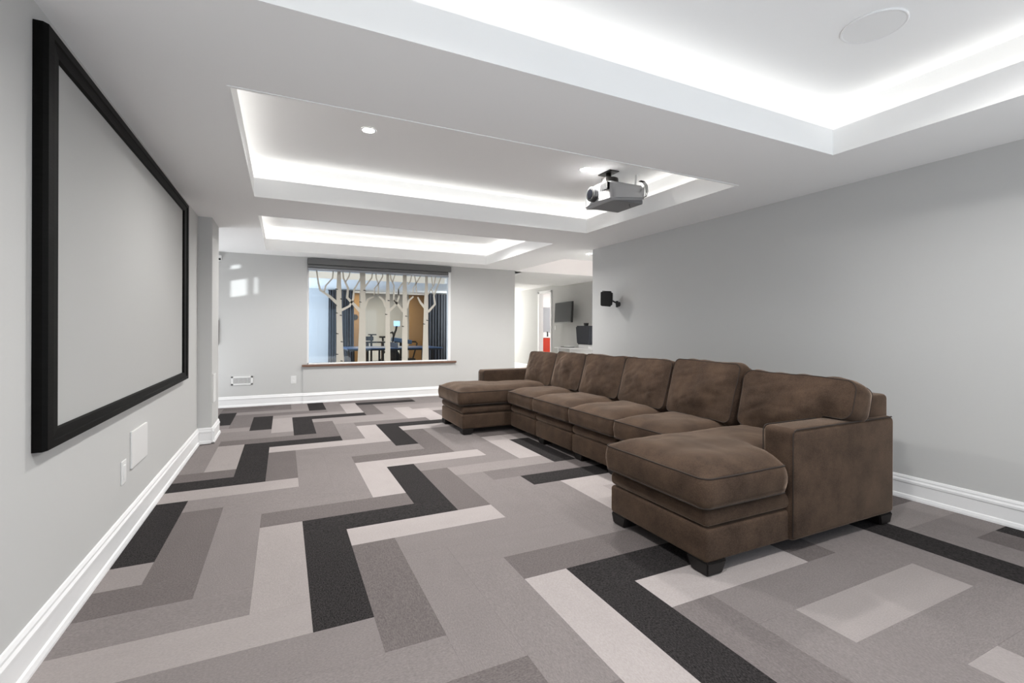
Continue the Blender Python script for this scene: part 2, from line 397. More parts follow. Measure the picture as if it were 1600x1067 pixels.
# ------------------------------------------------------------------ setting: ceiling
xs = [-3.2, TX0, TX1, 4.41]
ys = [YN - 0.14] + [v for t in TRAYS for v in t] + [YB]
bm = NB()
for a in range(len(xs) - 1):
    for b in range(len(ys) - 1):
        if a == 1 and b in (1, 3, 5): continue
        quad(bm, (xs[a], ys[b], ZC), (xs[a + 1], ys[b], ZC), (xs[a + 1], ys[b + 1], ZC), (xs[a], ys[b + 1], ZC))
quad(bm, (4.41, 6.0, ZC), (7.2, 6.0, ZC), (7.2, 7.05, ZC), (4.41, 7.05, ZC))        # soffit over the hall's mouth
quad(bm, (4.36, 9.0, ZC), (7.2, 9.0, ZC), (7.2, 11.45, ZC), (4.36, 11.45, ZC))        # bulkhead underside
quad(bm, (4.36, 11.45, ZC + 0.05), (7.2, 11.45, ZC + 0.05), (7.2, 15.2, ZC + 0.05), (4.36, 15.2, ZC + 0.05))
quad(bm, (4.36, 11.45, ZC), (7.2, 11.45, ZC), (7.2, 11.45, ZC + 0.05), (4.36, 11.45, ZC + 0.05))
# raised pocket of the hall ceiling
quad(bm, (4.41, 7.05, 2.86), (7.2, 7.05, 2.86), (7.2, 9.0, 2.86), (4.41, 9.0, 2.86))
quad(bm, (4.41, 7.05, ZC), (7.2, 7.05, ZC), (7.2, 7.05, 2.86), (4.41, 7.05, 2.86))
quad(bm, (4.41, 9.0, ZC), (7.2, 9.0, ZC), (7.2, 9.0, 2.86), (4.41, 9.0, 2.86))
quad(bm, (4.41, 7.05, ZC), (4.41, 9.0, ZC), (4.41, 9.0, 2.86), (4.41, 7.05, 2.86))
bmesh.ops.remove_doubles(bm, verts=bm.verts, dist=1e-5)
ceiling = obj('ceiling', bm, 'ceiling_paint', kind='structure')
sb = box(NB(), -3.3, 7.3, YN - 0.2, 15.3, 2.96, 3.0)
obj('slab', sb, 'ceiling_paint', ceiling)
for ya, yb in TRAYS:
    bm = NB()
    def rect(e, z): return [(TX0 - e, ya - e, z), (TX1 + e, ya - e, z), (TX1 + e, yb + e, z), (TX0 - e, yb + e, z)]
    rings = [rect(0, ZC - 0.003), rect(0.0, ZF), rect(0.022, ZF), rect(0.022, 2.63), rect(G, 2.63), rect(G, ZT)]
    V = [[bm.verts.new(p) for p in r] for r in rings]
    for a in range(len(V) - 1):
        for k in range(4): bm.faces.new((V[a][k], V[a][(k + 1) % 4], V[a + 1][(k + 1) % 4], V[a + 1][k]))
    bm.faces.new(V[-1])
    obj('tray', bm, 'ceiling_paint', ceiling)
    bm = NB(); r0 = rect(-0.004, ZC - 0.004); r1 = rect(0.012, ZC - 0.004)     # thin corner bead round the opening
    for k in range(4):
        a, b = Vector(r0[k]), Vector(r0[(k + 1) % 4]); c, d = Vector(r1[(k + 1) % 4]), Vector(r1[k])
        up = Vector((0, 0, 0.006))
        vv = [bm.verts.new(p) for p in (a, b, c, d, a + up, b + up, c + up, d + up)]
        for f in ((0, 1, 2, 3), (7, 6, 5, 4), (0, 4, 5, 1), (2, 6, 7, 3)): bm.faces.new([vv[q] for q in f])
    obj('corner_bead', bm, 'ceiling_paint', ceiling)

# ------------------------------------------------------------------ window in the back wall
win = root('window_1', (1.66, YB, 0.66), 'wide interior window with frosted birch trees above the brown sill', 'window')
win['kind'] = 'structure'
FY = YB + 0.05
bm = NB()
box(bm, WX0, WX0 + 0.03, FY - 0.015, FY + 0.05, WZ0, WZ1, 0.003); box(bm, WX1 - 0.05, WX1, YB - 0.004, FY + 0.05, WZ0, WZ1, 0.003)
box(bm, WX0, WX1, FY - 0.015, FY + 0.05, WZ1 - 0.05, WZ1, 0.003); box(bm, WX0, WX1, FY - 0.015, FY + 0.05, WZ0, WZ0 + 0.02, 0.003)
obj('window_frame', bm, 'trim_white', win)
obj('glass_pane', box(NB(), WX0 + 0.03, WX1 - 0.05, FY + 0.010, FY + 0.018, WZ0 + 0.02, WZ1 - 0.05), 'window_glass', win)
obj('window_sill', box(NB(), 0.285, 3.06, YB - 0.065, FY - 0.016, 0.628, 0.664, 0.006), 'sill_wood', win)

cyw, syw = math.cos(YAW), math.sin(YAW)


def on_plane_y(u, v, Y):
    a, b = u - 800, v - V0
    a, b = a * math.cos(ROLL) + b * math.sin(ROLL), -a * math.sin(ROLL) + b * math.cos(ROLL)
    r, z = a / F_PX, -b / F_PX
    dx, dy = syw + cyw * r, cyw - syw * r
    return (dx * Y / dy, Y, CAM_H + z * Y / dy)


def TP(cx, cy): # measured on an enlarged view of the window: to metres on the glass
    p = on_plane_y(460 + cx / 5.335, 390 + cy / 5.335, FY + 0.008)
    return Vector((p[0], 0, p[2]))


def ribbon(bm, pts, w0, w1, y=FY + 0.0055, th=0.004):
    n = len(pts); L = []; R = []
    for k in range(n):
        d = (pts[min(k + 1, n - 1)] - pts[max(k - 1, 0)]).normalized(); s = Vector((-d.z, 0, d.x))
        w = (w0 + (w1 - w0) * k / (n - 1)) / 2
        L.append(pts[k] + s * w); R.append(pts[k] - s * w)
    ring = []
    for P in (L, R):
        ring.append([[bm.verts.new((p.x, y, p.z)) for p in P], [bm.verts.new((p.x, y + th, p.z)) for p in P]])
    for k in range(n - 1):
        for s in (0, 1):
            bm.faces.new((ring[0][s][k], ring[0][s][k + 1], ring[1][s][k + 1], ring[1][s][k]))
        for e in (0, 1):
            bm.faces.new((ring[e][0][k], ring[e][0][k + 1], ring[e][1][k + 1], ring[e][1][k]))


PXM = 1 / (5.335 * 85.0)   # enlarged-view pixel to metres on the pane
TREES = [
    ([(372, 176, 26), (371, 330, 38), (372, 500, 42), (376, 700, 46), (382, 948, 60)],
     [([(355, 445), (300, 395), (215, 335), (200, 280), (185, 170)], 26, 9), ([(248, 352), (262, 300), (318, 238), (325, 170)], 13, 8),
      ([(392, 505), (460, 470), (490, 410), (497, 335), (540, 262), (552, 232)], 20, 9)], [(352, 330), (392, 412), (345, 465), (352, 528), (388, 548), (358, 700), (396, 768), (355, 872), (394, 928)]),
    ([(568, 183, 44), (570, 300, 42), (571, 450, 42), (566, 700, 54), (560, 945, 66)],
     [([(556, 520), (505, 465), (440, 400), (447, 320), (410, 240), (403, 176)], 28, 9), ([(428, 268), (455, 222), (466, 178)], 10, 8),
      ([(588, 475), (612, 415), (660, 392)], 22, 9), ([(588, 310), (645, 236), (652, 193)], 13, 8)], [(550, 437), (585, 340)]),
    ([(779, 198, 22), (778, 330, 28), (778, 460, 36), (778, 700, 38), (778, 940, 46)],
     [([(764, 475), (742, 425), (708, 390)], 26, 14), ([(700, 372), (700, 285), (682, 236), (680, 194)], 11, 8), ([(665, 375), (668, 325), (702, 282), (735, 226), (735, 195)], 11, 8),
      ([(792, 510), (852, 450), (872, 395), (866, 330)], 22, 9), ([(845, 450), (828, 420), (830, 300), (803, 240), (800, 198)], 16, 8), ([(818, 272), (842, 200)], 9, 7)], [(786, 425), (765, 540)]),
    ([(920, 200, 32), (920, 330, 36), (921, 450, 42), (922, 545, 34), (921, 620, 44), (920, 935, 52)],
     [([(908, 515), (852, 445), (830, 420)], 24, 14), ([(908, 272), (868, 325), (868, 385)], 12, 9), ([(936, 490), (955, 425), (992, 390)], 20, 12),
      ([(990, 360), (990, 322), (1015, 280), (1052, 220)], 10, 8), ([(1017, 360), (1014, 280), (1002, 214)], 10, 8), ([(945, 292), (966, 265), (978, 212)], 10, 8)], [(932, 555), (904, 640)]),
    ([(1101, 214, 22), (1100, 330, 28), (1098, 450, 38), (1094, 700, 44), (1092, 930, 58)],
     [([(1084, 480), (1050, 440), (1028, 395)], 24, 12), ([(1114, 520), (1172, 455), (1163, 385), (1176, 348), (1226, 222)], 20, 9), ([(1164, 378), (1140, 330), (1165, 290), (1179, 216)], 11, 8),
      ([(1152, 300), (1142, 220)], 9, 8), ([(1112, 375), (1138, 332)], 10, 8)], [(1108, 590), (1080, 620)])]
for trunk, branches, marks in TREES:
    bm = NB()
    pts = [TP(c[0], c[1]) for c in trunk]
    # trunk with its own width at each level
    ring = [[], []]
    for (cx, cy, w), p in zip(trunk, pts):
        for e, s in ((0, -1), (1, 1)):
            ring[e].append([bm.verts.new((p.x + s * w / 2 * PXM, FY + 0.0054, p.z)), bm.verts.new((p.x + s * w / 2 * PXM, FY + 0.0096, p.z))])
    for k in range(len(pts) - 1):
        for s in (0, 1): bm.faces.new((ring[0][k][s], ring[0][k + 1][s], ring[1][k + 1][s], ring[1][k][s]))
        for e in (0, 1): bm.faces.new((ring[e][k][0], ring[e][k + 1][0], ring[e][k + 1][1], ring[e][k][1]))
    for pl, w0, w1 in branches: ribbon(bm, [TP(*q) for q in pl], w0 * PXM, w1 * PXM)
    tree = obj('frosted_tree', bm, 'frosted_film', win)
    bm = NB()
    for cx, cy in marks:
        p = TP(cx, cy); ribbon(bm, [p + Vector((-9 * PXM, 0, 2 * PXM)), p, p + Vector((10 * PXM, 0, -1 * PXM))], 9 * PXM, 5 * PXM, y=FY + 0.003, th=0.0022)
    obj('bark_mark', bm, 'black_plastic', tree)

bl = root('roller_blind', (1.66, YB, 2.36), 'rolled up grey roller blind across the top of the tree window', 'blind')
obj('cassette', box(NB(), WX0 + 0.002, WX1 - 0.002, YB - 0.05, FY - 0.02, 2.40, 2.50, 0.006), 'blind_fabric', bl)
obj('fabric_roll', cyl(NB(), (WX0 + 0.01, YB - 0.012, 2.366), (WX1 - 0.06, YB - 0.012, 2.366), 0.034, n=24), 'blind_fabric', bl, smooth=True)
obj('bottom_bar', box(NB(), WX0 + 0.01, WX1 - 0.055, YB - 0.045, YB - 0.02, 2.295, 2.335, 0.006), 'blind_bar', bl)

# ------------------------------------------------------------------ sectional sofa
SEED = [0]


def cushion(x0, x1, y0, y1, z0, z1, crown=0.05, crown_b=0.0, rc=0.05, bulge=0.012, nx=28, ny=24, wob=0.004, fall=0.13, ks=5, fold=0.0):
    """padded cushion: domed top sewn to boxed sides; y0 / y1 may be functions of x. returns bmesh, top ring, bottom ring"""
    SEED[0] += 1; sd = Vector((SEED[0] * 7.3, SEED[0] * 3.1, SEED[0] * 1.7))
    f0 = y0 if callable(y0) else (lambda x: y0); f1 = y1 if callable(y1) else (lambda x: y1)
    a = (x1 - x0) / 2; cx = (x0 + x1) / 2
    bm = NB()

    def plan(s, t):
        X = cx + s * a; lo, hi = f0(X), f1(X); b = (hi - lo) / 2; cyy = (lo + hi) / 2
        px, py = s * a, t * b
        qx = max(-(a - rc), min(a - rc, px)); qy = max(-(b - rc), min(b - rc, py))
        ex, ey = (px - qx) / rc, (py - qy) / rc
        if ex and ey:
            ex, ey = ex * math.sqrt(1 - ey * ey / 2), ey * math.sqrt(1 - ex * ex / 2)
        dx, dy = a - abs(px), b - abs(py)
        return cx + qx + ex * rc, cyy + qy + ey * rc, dx, dy

    def space(n):  # denser near edges
        return [-math.cos(math.pi * k / n) * 0.35 + (-1 + 2 * k / n) * 0.65 for k in range(n + 1)]
    S, T = space(nx), space(ny)
    top = {}; bot = {}
    for i, s in enumerate(S):
        for j, t in enumerate(T):
            X, Y, dx, dy = plan(s, t)
            g = math.tanh(dx / fall) * math.tanh(dy / fall)
            w = noise.noise(Vector((X * 5, Y * 5, 0)) + sd) * wob + noise.noise(Vector((X * 14, Y * 14, 3)) + sd) * wob * 0.35
            if fold:
                e = 1 - min(1.0, math.hypot(a - abs(s * a), dy) / 0.30)      # towards the corners and short edges
                rd = 1 - abs(noise.noise(Vector((X * 4 + Y * 3, Y * 13 - X * 5, 7)) + sd)) * 2
                w -= fold * max(0, rd - 0.35) * (0.25 + 1.2 * max(0, e)) * g
                X += 0.010 * noise.noise(Vector((X * 6, Y * 6, 11)) + sd); Y += 0.012 * noise.noise(Vector((X * 5, Y * 5, 17)) + sd)
            top[i, j] = bm.verts.new((X, Y, z1 + crown * g + w * (0.3 + g)))
            bot[i, j] = bm.verts.new((X, Y, z0 - crown_b * g))
    for i in range(nx):
        for j in range(ny):
            bm.faces.new((top[i, j], top[i + 1, j], top[i + 1, j + 1], top[i, j + 1]))
            bm.faces.new((bot[i, j], bot[i, j + 1], bot[i + 1, j + 1], bot[i + 1, j]))
    loop = [(i, 0) for i in range(nx)] + [(nx, j) for j in range(ny)] + [(i, ny) for i in range(nx, 0, -1)] + [(0, j) for j in range(ny, 0, -1)]
    N = len(loop)
    nrm = []
    for k in range(N):
        p, q = top[loop[k - 1]].co, top[loop[(k + 1) % N]].co
        d = q - p; nrm.append(Vector((d.y, -d.x, 0)).normalized())
    prev = [top[c] for c in loop]
    for l in range(1, ks + 1):
        fr = l / ks
        cur = []
        for k, c in enumerate(loop):
            if l == ks: cur.append(bot[c]); continue
            p = top[c].co.lerp(bot[c].co, fr) + nrm[k] * bulge * math.sin(math.pi * fr)
            p += nrm[k] * noise.noise(p * 8 + sd) * wob * 0.8
            cur.append(bm.verts.new(p))
        for k in range(N): bm.faces.new((prev[k], prev[(k + 1) % N], cur[(k + 1) % N], cur[k]))
        prev = cur
    tr = [top[c].co.copy() for c in loop]; br = [bot[c].co.copy() for c in loop]
    return bm, tr, br


sofa = root('sectional_sofa', (2.8, 4.0, 0.0), 'long dark brown suede sectional sofa with a chaise at each end', 'sofa')
SX0, SXB = 1.935, 3.665


def add_cushion(name, *a, M=None, pipe=0.0045, **k):
    bm, tr, br = cushion(*a, **k)
    if M is not None:
        bmesh.ops.transform(bm, matrix=M, verts=bm.verts); tr = [M @ p for p in tr]; br = [M @ p for p in br]
    o = obj(name, bm, 'sofa_suede', sofa, smooth=True)
    if pipe:
        t = NB(); tube(t, tr, pipe, 6, True); tube(t, br, pipe, 6, True)
        obj('piping', t, 'sofa_piping', o, smooth=True)
    return o


def soft_box(name, x0, x1, y0, y1, z0, z1, bev=0.025, seg=4, parent=None):
    return obj(name, box(NB(), x0, x1, y0, y1, z0, z1, bev, seg), 'sofa_suede', parent or sofa, smooth=True)


def sstep(x, a, b):
    t = max(0, min(1, (x - a) / (b - a))); return t * t * (3 - 2 * t)


NY0, NY1 = 1.735, 2.572          # near chaise across
FY0, FY1 = 5.39, 6.27            # far chaise across
ARM_N, ARM_F = 1.925, 6.08
# seat cushions
add_cushion('seat_cushion', 1.925, 3.30, lambda x: NY0 + (ARM_N + 0.004 - NY0) * sstep(x, 2.555, 2.625), NY1 - 0.004, 0.364, 0.515, crown=0.066, nx=48, ny=34, rc=0.05, bulge=0.014, wob=0.007, fall=0.095)
add_cushion('seat_cushion', 1.905, 3.30, FY0 + 0.004, lambda x: FY1 - (FY1 - ARM_F + 0.004) * sstep(x, 2.45, 2.52), 0.364, 0.515, crown=0.066, nx=48, ny=34, rc=0.05, bulge=0.014, wob=0.007, fall=0.095)
SEAMS = [2.572, 3.275, 3.985, 4.735, 5.39]
for a, b in zip(SEAMS[:-1], SEAMS[1:]):
    add_cushion('seat_cushion', 2.535, 3.30, a + 0.004, b - 0.004, 0.364, 0.505, crown=0.062, rc=0.035, bulge=0.012, wob=0.007, fall=0.09)
# bases: an upper welt rail and a taller lower panel under every seat
for (xa, ya, yb) in [(1.962, NY0 + 0.022, NY1 - 0.008), (1.945, FY0 + 0.012, FY1 - 0.02)]:
    xe = 2.62 if ya < 3 else 2.50
    soft_box('base_rail', xa, 3.40, ya if ya < 3 else ya, yb, 0.252, 0.338, 0.034)
    soft_box('base_panel', xa + 0.004, 3.40, ya + 0.003, yb - 0.003, 0.068, 0.246, 0.022)
for a, b in zip(SEAMS[:-1], SEAMS[1:]):
    soft_box('base_rail', 2.578, 3.40, a + 0.006, b - 0.006, 0.252, 0.338, 0.034)
    soft_box('base_panel', 2.579, 3.40, a + 0.006, b - 0.006, 0.068, 0.246, 0.022)
# arms
for (ya, yb, xa, side) in [(1.73, ARM_N, 2.612, -1), (ARM_F, 6.275, 2.495, 1)]:
    arm = soft_box('armrest', xa, SXB, ya, yb, 0.068, 0.712, 0.035, 5)
    ye = ya + 0.004 if side < 0 else yb - 0.004
    yi = yb - 0.004 if side < 0 else ya + 0.004
    t = NB()
    for yy in (ye, yi):
        pts = [(xa + 0.004, yy, 0.10), (xa + 0.004, yy, 0.66)] + [(xa + 0.039 - 0.035 * math.cos(q * 0.3927), yy, 0.673 + 0.035 * math.sin(q * 0.3927)) for q in range(1, 5)] + [(SXB - 0.035, yy, 0.709)]
        tube(t, pts, 0.0038)
    obj('piping', t, 'sofa_piping', arm, smooth=True)
# back frame, one panel per module
BACKS = [1.765] + SEAMS + [6.25]
for a, b in zip(BACKS[:-1], BACKS[1:]):
    soft_box('back_frame', 3.42, SXB - 0.004, a + 0.002, b - 0.002, 0.068, 0.855, 0.03)


# back cushions: built flat (x = along the sofa, y = height, z = thickness) and stood up
def back_cushion(ya, yb, zb, zt, xf, tilt, yaw, th=0.15, crown=0.05, lo=None, wob=0.016, rc=0.05):
    w = yb - ya; h = zt - zb
    M = Matrix.Translation((xf, (ya + yb) / 2, zb)) @ Matrix.Rotation(yaw, 4, 'Z') @ Matrix.Rotation(tilt, 4, 'Y') @ Matrix(((0, 0, -1, 0), (-1, 0, 0, 0), (0, 1, 0, 0), (0, 0, 0, 1)))
    lof = (lambda x: lo(x)) if lo else 0.0
    add_cushion('back_cushion', -w / 2, w / 2, lof, h, -th, 0.0, M=M, crown=crown, crown_b=0.03, rc=rc, bulge=0.02, nx=46, ny=40, wob=wob, fall=0.12, pipe=0.0035, fold=0.022)


T = 0.27
back_cushion(5.33, 6.02, 0.555, 0.985, 3.10, T, 0.03)
back_cushion(4.65, 5.31, 0.56, 1.005, 3.10, T, -0.02)
back_cushion(3.945, 4.63, 0.56, 1.01, 3.10, T, 0.02)
back_cushion(3.265, 3.935, 0.56, 1.015, 3.09, T + 0.02, -0.03)
back_cushion(2.545, 3.235, 0.565, 1.035, 3.08, T, -0.03)
back_cushion(1.715, 2.495, 0.565, 0.985, 3.10, T, 0.03, th=0.19, crown=0.065, lo=lambda x: 0.165 * sstep(x, 0.13, 0.22), wob=0.020, rc=0.07)


# feet
def foot(x, y, fx, fy):
    bm = NB()
    t = bmesh.new(); bmesh.ops.create_cube(t, size=1)
    for v in t.verts:
        up = v.co.z > 0
        v.co = Vector((x + fx * (0.07 + v.co.x * fx * (0.15 if up else 0.11) - (0 if up else 0.010)), y + fy * (0.07 + v.co.y * fy * (0.15 if up else 0.11) - (0 if up else 0.010)), 0.0 if not up else 0.074))
    bmesh.ops.bevel(t, geom=list(t.edges), offset=0.008, segments=2, affect='EDGES'); merge(bm, t)
    obj('foot', bm, 'foot_wood', sofa)


for x, y, fx, fy in [(1.968, 1.757, 1, 1), (1.968, 2.545, 1, -1), (3.65, 1.74, -1, 1), (1.955, 5.405, 1, 1), (1.955, 6.25, 1, -1), (3.65, 6.26, -1, -1), (2.60, 3.30, 1, 1), (2.60, 3.96, 1, -1), (2.60, 4.70, 1, -1), (3.65, 3.9, -1, 1), (3.65, 5.3, -1, 1)]:
    foot(x, y, fx, fy)

# ------------------------------------------------------------------ projection screen
sc = root('projection_screen', (XL, 3.87, 1.6), 'large framed projection screen with black wooden frame on the left wall', 'screen')
oy0, oy1, oz0, oz1 = 2.39, 5.378, 0.805, 2.440
iy0, iy1, iz0, iz1 = 2.525, 5.215, 0.875, 2.358
xw = XL + 0.001
obj('screen_surface', box(NB(), xw, xw + 0.018, iy0 - 0.03, iy1 + 0.03, iz0 - 0.03, iz1 + 0.03), 'screen_fabric', sc)
outer = [(oy0, oz0), (oy1, oz0), (oy1, oz1), (oy0, oz1)]; inner = [(iy0, iz0), (iy1, iz0), (iy1, iz1), (iy0, iz1)]


def lerp2(a, b, t): return (a[0] + (b[0] - a[0]) * t, a[1] + (b[1] - a[1]) * t)


for k in range(4):
    bm = NB(); prof = [(0, 0.0), (0, 0.030), (0.05, 0.045), (0.42, 0.045), (0.47, 0.038), (0.95, 0.034), (1.0, 0.026), (1.0, 0.0)]   # fraction across, proud of the wall
    A = []; B = []
    for fr, o in prof:
        p = lerp2(outer[k], inner[k], fr); q = lerp2(outer[(k + 1) % 4], inner[(k + 1) % 4], fr)
        A.append(bm.verts.new((xw + o, p[0], p[1]))); B.append(bm.verts.new((xw + o, q[0], q[1])))
    n = len(prof)
    for q in range(n): bm.faces.new((A[q], A[(q + 1) % n], B[(q + 1) % n], B[q]))
    bm.faces.new(A); bm.faces.new(B[::-1])
    obj('frame_rail', bm, 'black_wood', sc)

# ------------------------------------------------------------------ wall plates
o = obj('cover_plate', box(NB(), XL, XL + 0.012, 3.668, 4.04, 0.405, 0.635, 0.004), 'plastic_white', label='square blank white cover plate below the projection screen', cat='cover plate')
sw = root('wall_outlet', (XL, 3.527, 0.425), 'small white wall plate low on the left wall beside the cover plate', 'wall plate')
obj('plate', box(NB(), XL, XL + 0.007, 3.484, 3.571, 0.357, 0.495, 0.003), 'plastic_white', sw)
obj('insert', box(NB(), XL + 0.006, XL + 0.011, 3.509, 3.546, 0.385, 0.467, 0.002), 'plastic_white', sw)
obj('pilaster_plate', box(NB(), -0.72, -0.709, 6.28, 6.47, 0.44, 0.765, 0.004), 'plastic_white', label='tall narrow white cover plate on the side of the pilaster', cat='cover plate')
ow = root('wall_outlet', (0.155, YB, 0.41), 'white electrical outlet on the back wall beside the window apron', 'wall plate')
obj('plate', box(NB(), 0.112, 0.198, YB - 0.007, YB, 0.345, 0.478, 0.003), 'plastic_white', ow)
for z in (0.378, 0.444): obj('socket', box(NB(), 0.137, 0.173, YB - 0.010, YB - 0.006, z - 0.019, z + 0.019, 0.003), 'plastic_white', ow)
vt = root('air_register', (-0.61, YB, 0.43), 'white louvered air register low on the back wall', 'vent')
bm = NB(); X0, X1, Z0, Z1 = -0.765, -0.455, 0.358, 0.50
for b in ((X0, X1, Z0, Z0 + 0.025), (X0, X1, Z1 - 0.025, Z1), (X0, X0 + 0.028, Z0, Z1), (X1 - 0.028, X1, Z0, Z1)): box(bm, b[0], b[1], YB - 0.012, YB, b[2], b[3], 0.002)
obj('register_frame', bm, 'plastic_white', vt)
obj('duct_shade', box(NB(), X0 + 0.02, X1 - 0.02, YB - 0.002, YB - 0.0005, Z0 + 0.02, Z1 - 0.02), 'black_plastic', vt)  # black sheet stands in for the shade inside the register
for k in range(16):
    x = X0 + 0.036 + k * 0.0159
    obj('louver', box(NB(), x - 0.0045, x + 0.0045, YB - 0.009, YB - 0.003, Z0 + 0.024, Z1 - 0.024), 'plastic_white', vt)
ms = root('motion_sensor', (-0.93, YB, 2.40), 'small white motion sensor high on the back wall beside the pilaster', 'sensor')
obj('housing', box(NB(), -0.965, -0.895, YB - 0.06, YB, 2.365, 2.455, 0.015, 3), 'plastic_white', ms)
obj('eye', box(NB(), -0.952, -0.908, YB - 0.064, YB - 0.055, 2.374, 2.408, 0.004), 'black_plastic', ms)
pf = root('picture_frame', (-1.10, YB, 1.4), 'narrow dark picture edge half hidden behind the pilaster', 'picture')
obj('frame', box(NB(), -1.28, -0.938, YB - 0.03, YB, 1.02, 1.42, 0.004), 'dark_metal', pf)
obj('print', box(NB(), -1.25, -0.96, YB - 0.033, YB - 0.029, 1.05, 1.39), 'screen_fabric', pf)

# ------------------------------------------------------------------ recessed lights and ceiling speaker
def pot_light(x, y, z, label, power):
    r = root('recessed_light', (x, y, z), label, 'ceiling light', 'recessed ceiling lights')
    bm = NB(); n = 32; prof = [(0.058, -0.001), (0.060, -0.006), (0.050, -0.007), (0.043, -0.002)]
    vs = [[bm.verts.new((x + rr * math.cos(6.28319 * k / n), y + rr * math.sin(6.28319 * k / n), z + h)) for k in range(n)] for rr, h in prof]
    for a in range(len(vs)):
        b = (a + 1) % len(vs)
        for k in range(n): bm.faces.new((vs[a][k], vs[a][(k + 1) % n], vs[b][(k + 1) % n], vs[b][k]))
    obj('trim_ring', bm, 'trim_white', r, smooth=True)
    obj('lens', cyl(NB(), (x, y, z - 0.004), (x, y, z - 0.001), 0.044, n=32), 'lamp_lens', r)
    d = bpy.data.lights.new('recessed_lamp', 'SPOT'); d.energy = power; d.spot_size = 2.7; d.spot_blend = 0.6; d.shadow_soft_size = 0.09; d.color = (1.0, 0.985, 0.965)
    lo = bpy.data.objects.new('recessed_lamp', d); C.objects.link(lo); lo.parent = r; lo.location = (0, 0, -0.02)


POT = 120
pot_light(0.613, 3.95, ZT, 'lit recessed ceiling light in the middle tray, away from the projector', POT * 0.70)
pot_light(2.71, 3.955, ZT, 'lit recessed ceiling light in the middle tray beside the projector', POT * 0.75)
pot_light(4.47, 6.39, ZC, 'lit recessed ceiling light in the soffit past the right wall end', POT * 0.6)
pot_light(0.613, 7.11, ZT, 'added recessed ceiling light hidden in the far tray toward the left wall', POT * 0.68)  # out of view, added to brighten the far end of the room
pot_light(2.71, 7.11, ZT, 'added recessed ceiling light hidden in the far tray toward the sofa', POT * 0.95)  # second added light of the far tray, also out of view

pot_light(0.613, 0.89, ZT, 'lit recessed ceiling light in the near tray toward the left wall', POT * 0.7)
pot_light(2.71, 0.89, ZT, 'lit recessed ceiling light in the near tray toward the right wall', POT * 0.42)

pot_light(6.0, 7.75, 2.86, 'added recessed ceiling light hidden in the raised hall ceiling pocket', POT * 0.5)  # out of view, added to brighten the hall wall

cs = root('ceiling_speaker', (2.80, 1.425, ZT), 'round white flush speaker grille in the near ceiling tray', 'speaker')
bm = NB(); n = 48; x, y, z = 2.80, 1.425, ZT
prof = [(0.146, 0.0), (0.147, -0.006), (0.142, -0.010), (0.134, -0.008), (0.134, 0.0)]
vs = [[bm.verts.new((x + rr * math.cos(6.28319 * k / n), y + rr * math.sin(6.28319 * k / n), z + h)) for k in range(n)] for rr, h in prof]
for a in range(len(vs)):
    b = (a + 1) % len(vs)
    for k in range(n): bm.faces.new((vs[a][k], vs[a][(k + 1) % n], vs[b][(k + 1) % n], vs[b][k]))
obj('rim', bm, 'trim_white', cs, smooth=True)
mat('grille_white', (0.86, 0.86, 0.855), 0.7, bump=0.2, scale=700)
obj('grille', cyl(NB(), (x, y, z - 0.008), (x, y, z - 0.001), 0.135, n=48), 'grille_white', cs)

# ------------------------------------------------------------------ projector
pj = root('projector', (3.03, 3.94, ZT), 'silver grey projector hanging upside down from the middle ceiling tray', 'projector')
bx0, bx1, by0, by1, bz0, bz1 = 2.86, 3.26, 3.71, 4.17, 2.565, 2.745
bm = NB(); t = bmesh.new(); bmesh.ops.create_cube(t, size=1)
bmesh.ops.subdivide_edges(t, edges=list(t.edges), cuts=6, use_grid_fill=True)
for v in t.verts:
    s, q, h = v.co.x * 2, v.co.y * 2, v.co.z * 2
    X = (bx0 + bx1) / 2 + s * (bx1 - bx0) / 2 - (0.028 * (1 - q * q) if s < 0 else -0.04 * (1 - q * q)) * abs(s)
    Y = (by0 + by1) / 2 + q * (by1 - by0) / 2 * (1 - 0.05 * h)
    Z = (bz0 + bz1) / 2 + h * (bz1 - bz0) / 2 + (0.022 * s if h < 0 else 0) - (0.012 * q * q if h > 0 else 0)
    v.co = Vector((X, Y, Z))
bmesh.ops.bevel(t, geom=[e for e in t.edges if len(e.link_faces) == 2 and e.calc_face_angle() > 0.9], offset=0.018, segments=3, affect='EDGES')
merge(bm, t); body = obj('housing', bm, 'projector_shell', pj, smooth=True)
bm = NB()
box(bm, bx0 + 0.006, bx1 + 0.01, by0 + 0.03, by1 - 0.03, bz0 - 0.016, bz0 + 0.03, 0.012, 3)
obj('base_cover', bm, 'projector_bottom', pj, smooth=False)
ly, lz = 3.965, 2.648
bm = NB(); cyl(bm, (bx0 - 0.075, ly, lz), (bx0 + 0.03, ly, lz), 0.072, 0.080, n=36)
lr = obj('lens_ring', bm, 'lens_trim', pj, smooth=False)
obj('lens_barrel', cyl(NB(), (bx0 - 0.080, ly, lz), (bx0 - 0.03, ly, lz), 0.062, 0.060, n=36), 'lens_black', lr)
obj('lens', cyl(NB(), (bx0 - 0.083, ly, lz), (bx0 - 0.04, ly, lz), 0.046, n=36), 'lens_glass', lr)
for k in range(6):
    yy = 3.745 + k * 0.021
    obj('vent_slat', box(NB(), bx0 - 0.034, bx0 + 0.01, yy, yy + 0.011, 2.650, 2.722, 0.002), 'lens_black', body)
obj('ceiling_plate', box(NB(), 2.93, 3.05, 3.84, 4.04, ZT - 0.012, ZT, 0.005), 'dark_metal', pj)
obj('mount_pole', cyl(NB(), (2.99, 3.94, 2.77), (2.99, 3.94, ZT - 0.005), 0.028, n=20), 'dark_metal', pj, smooth=True)
obj('mount_bracket', cyl(NB(), (2.99, 3.92, 2.735), (2.99, 3.92, 2.815), 0.095, 0.085, n=24), 'dark_metal', pj)
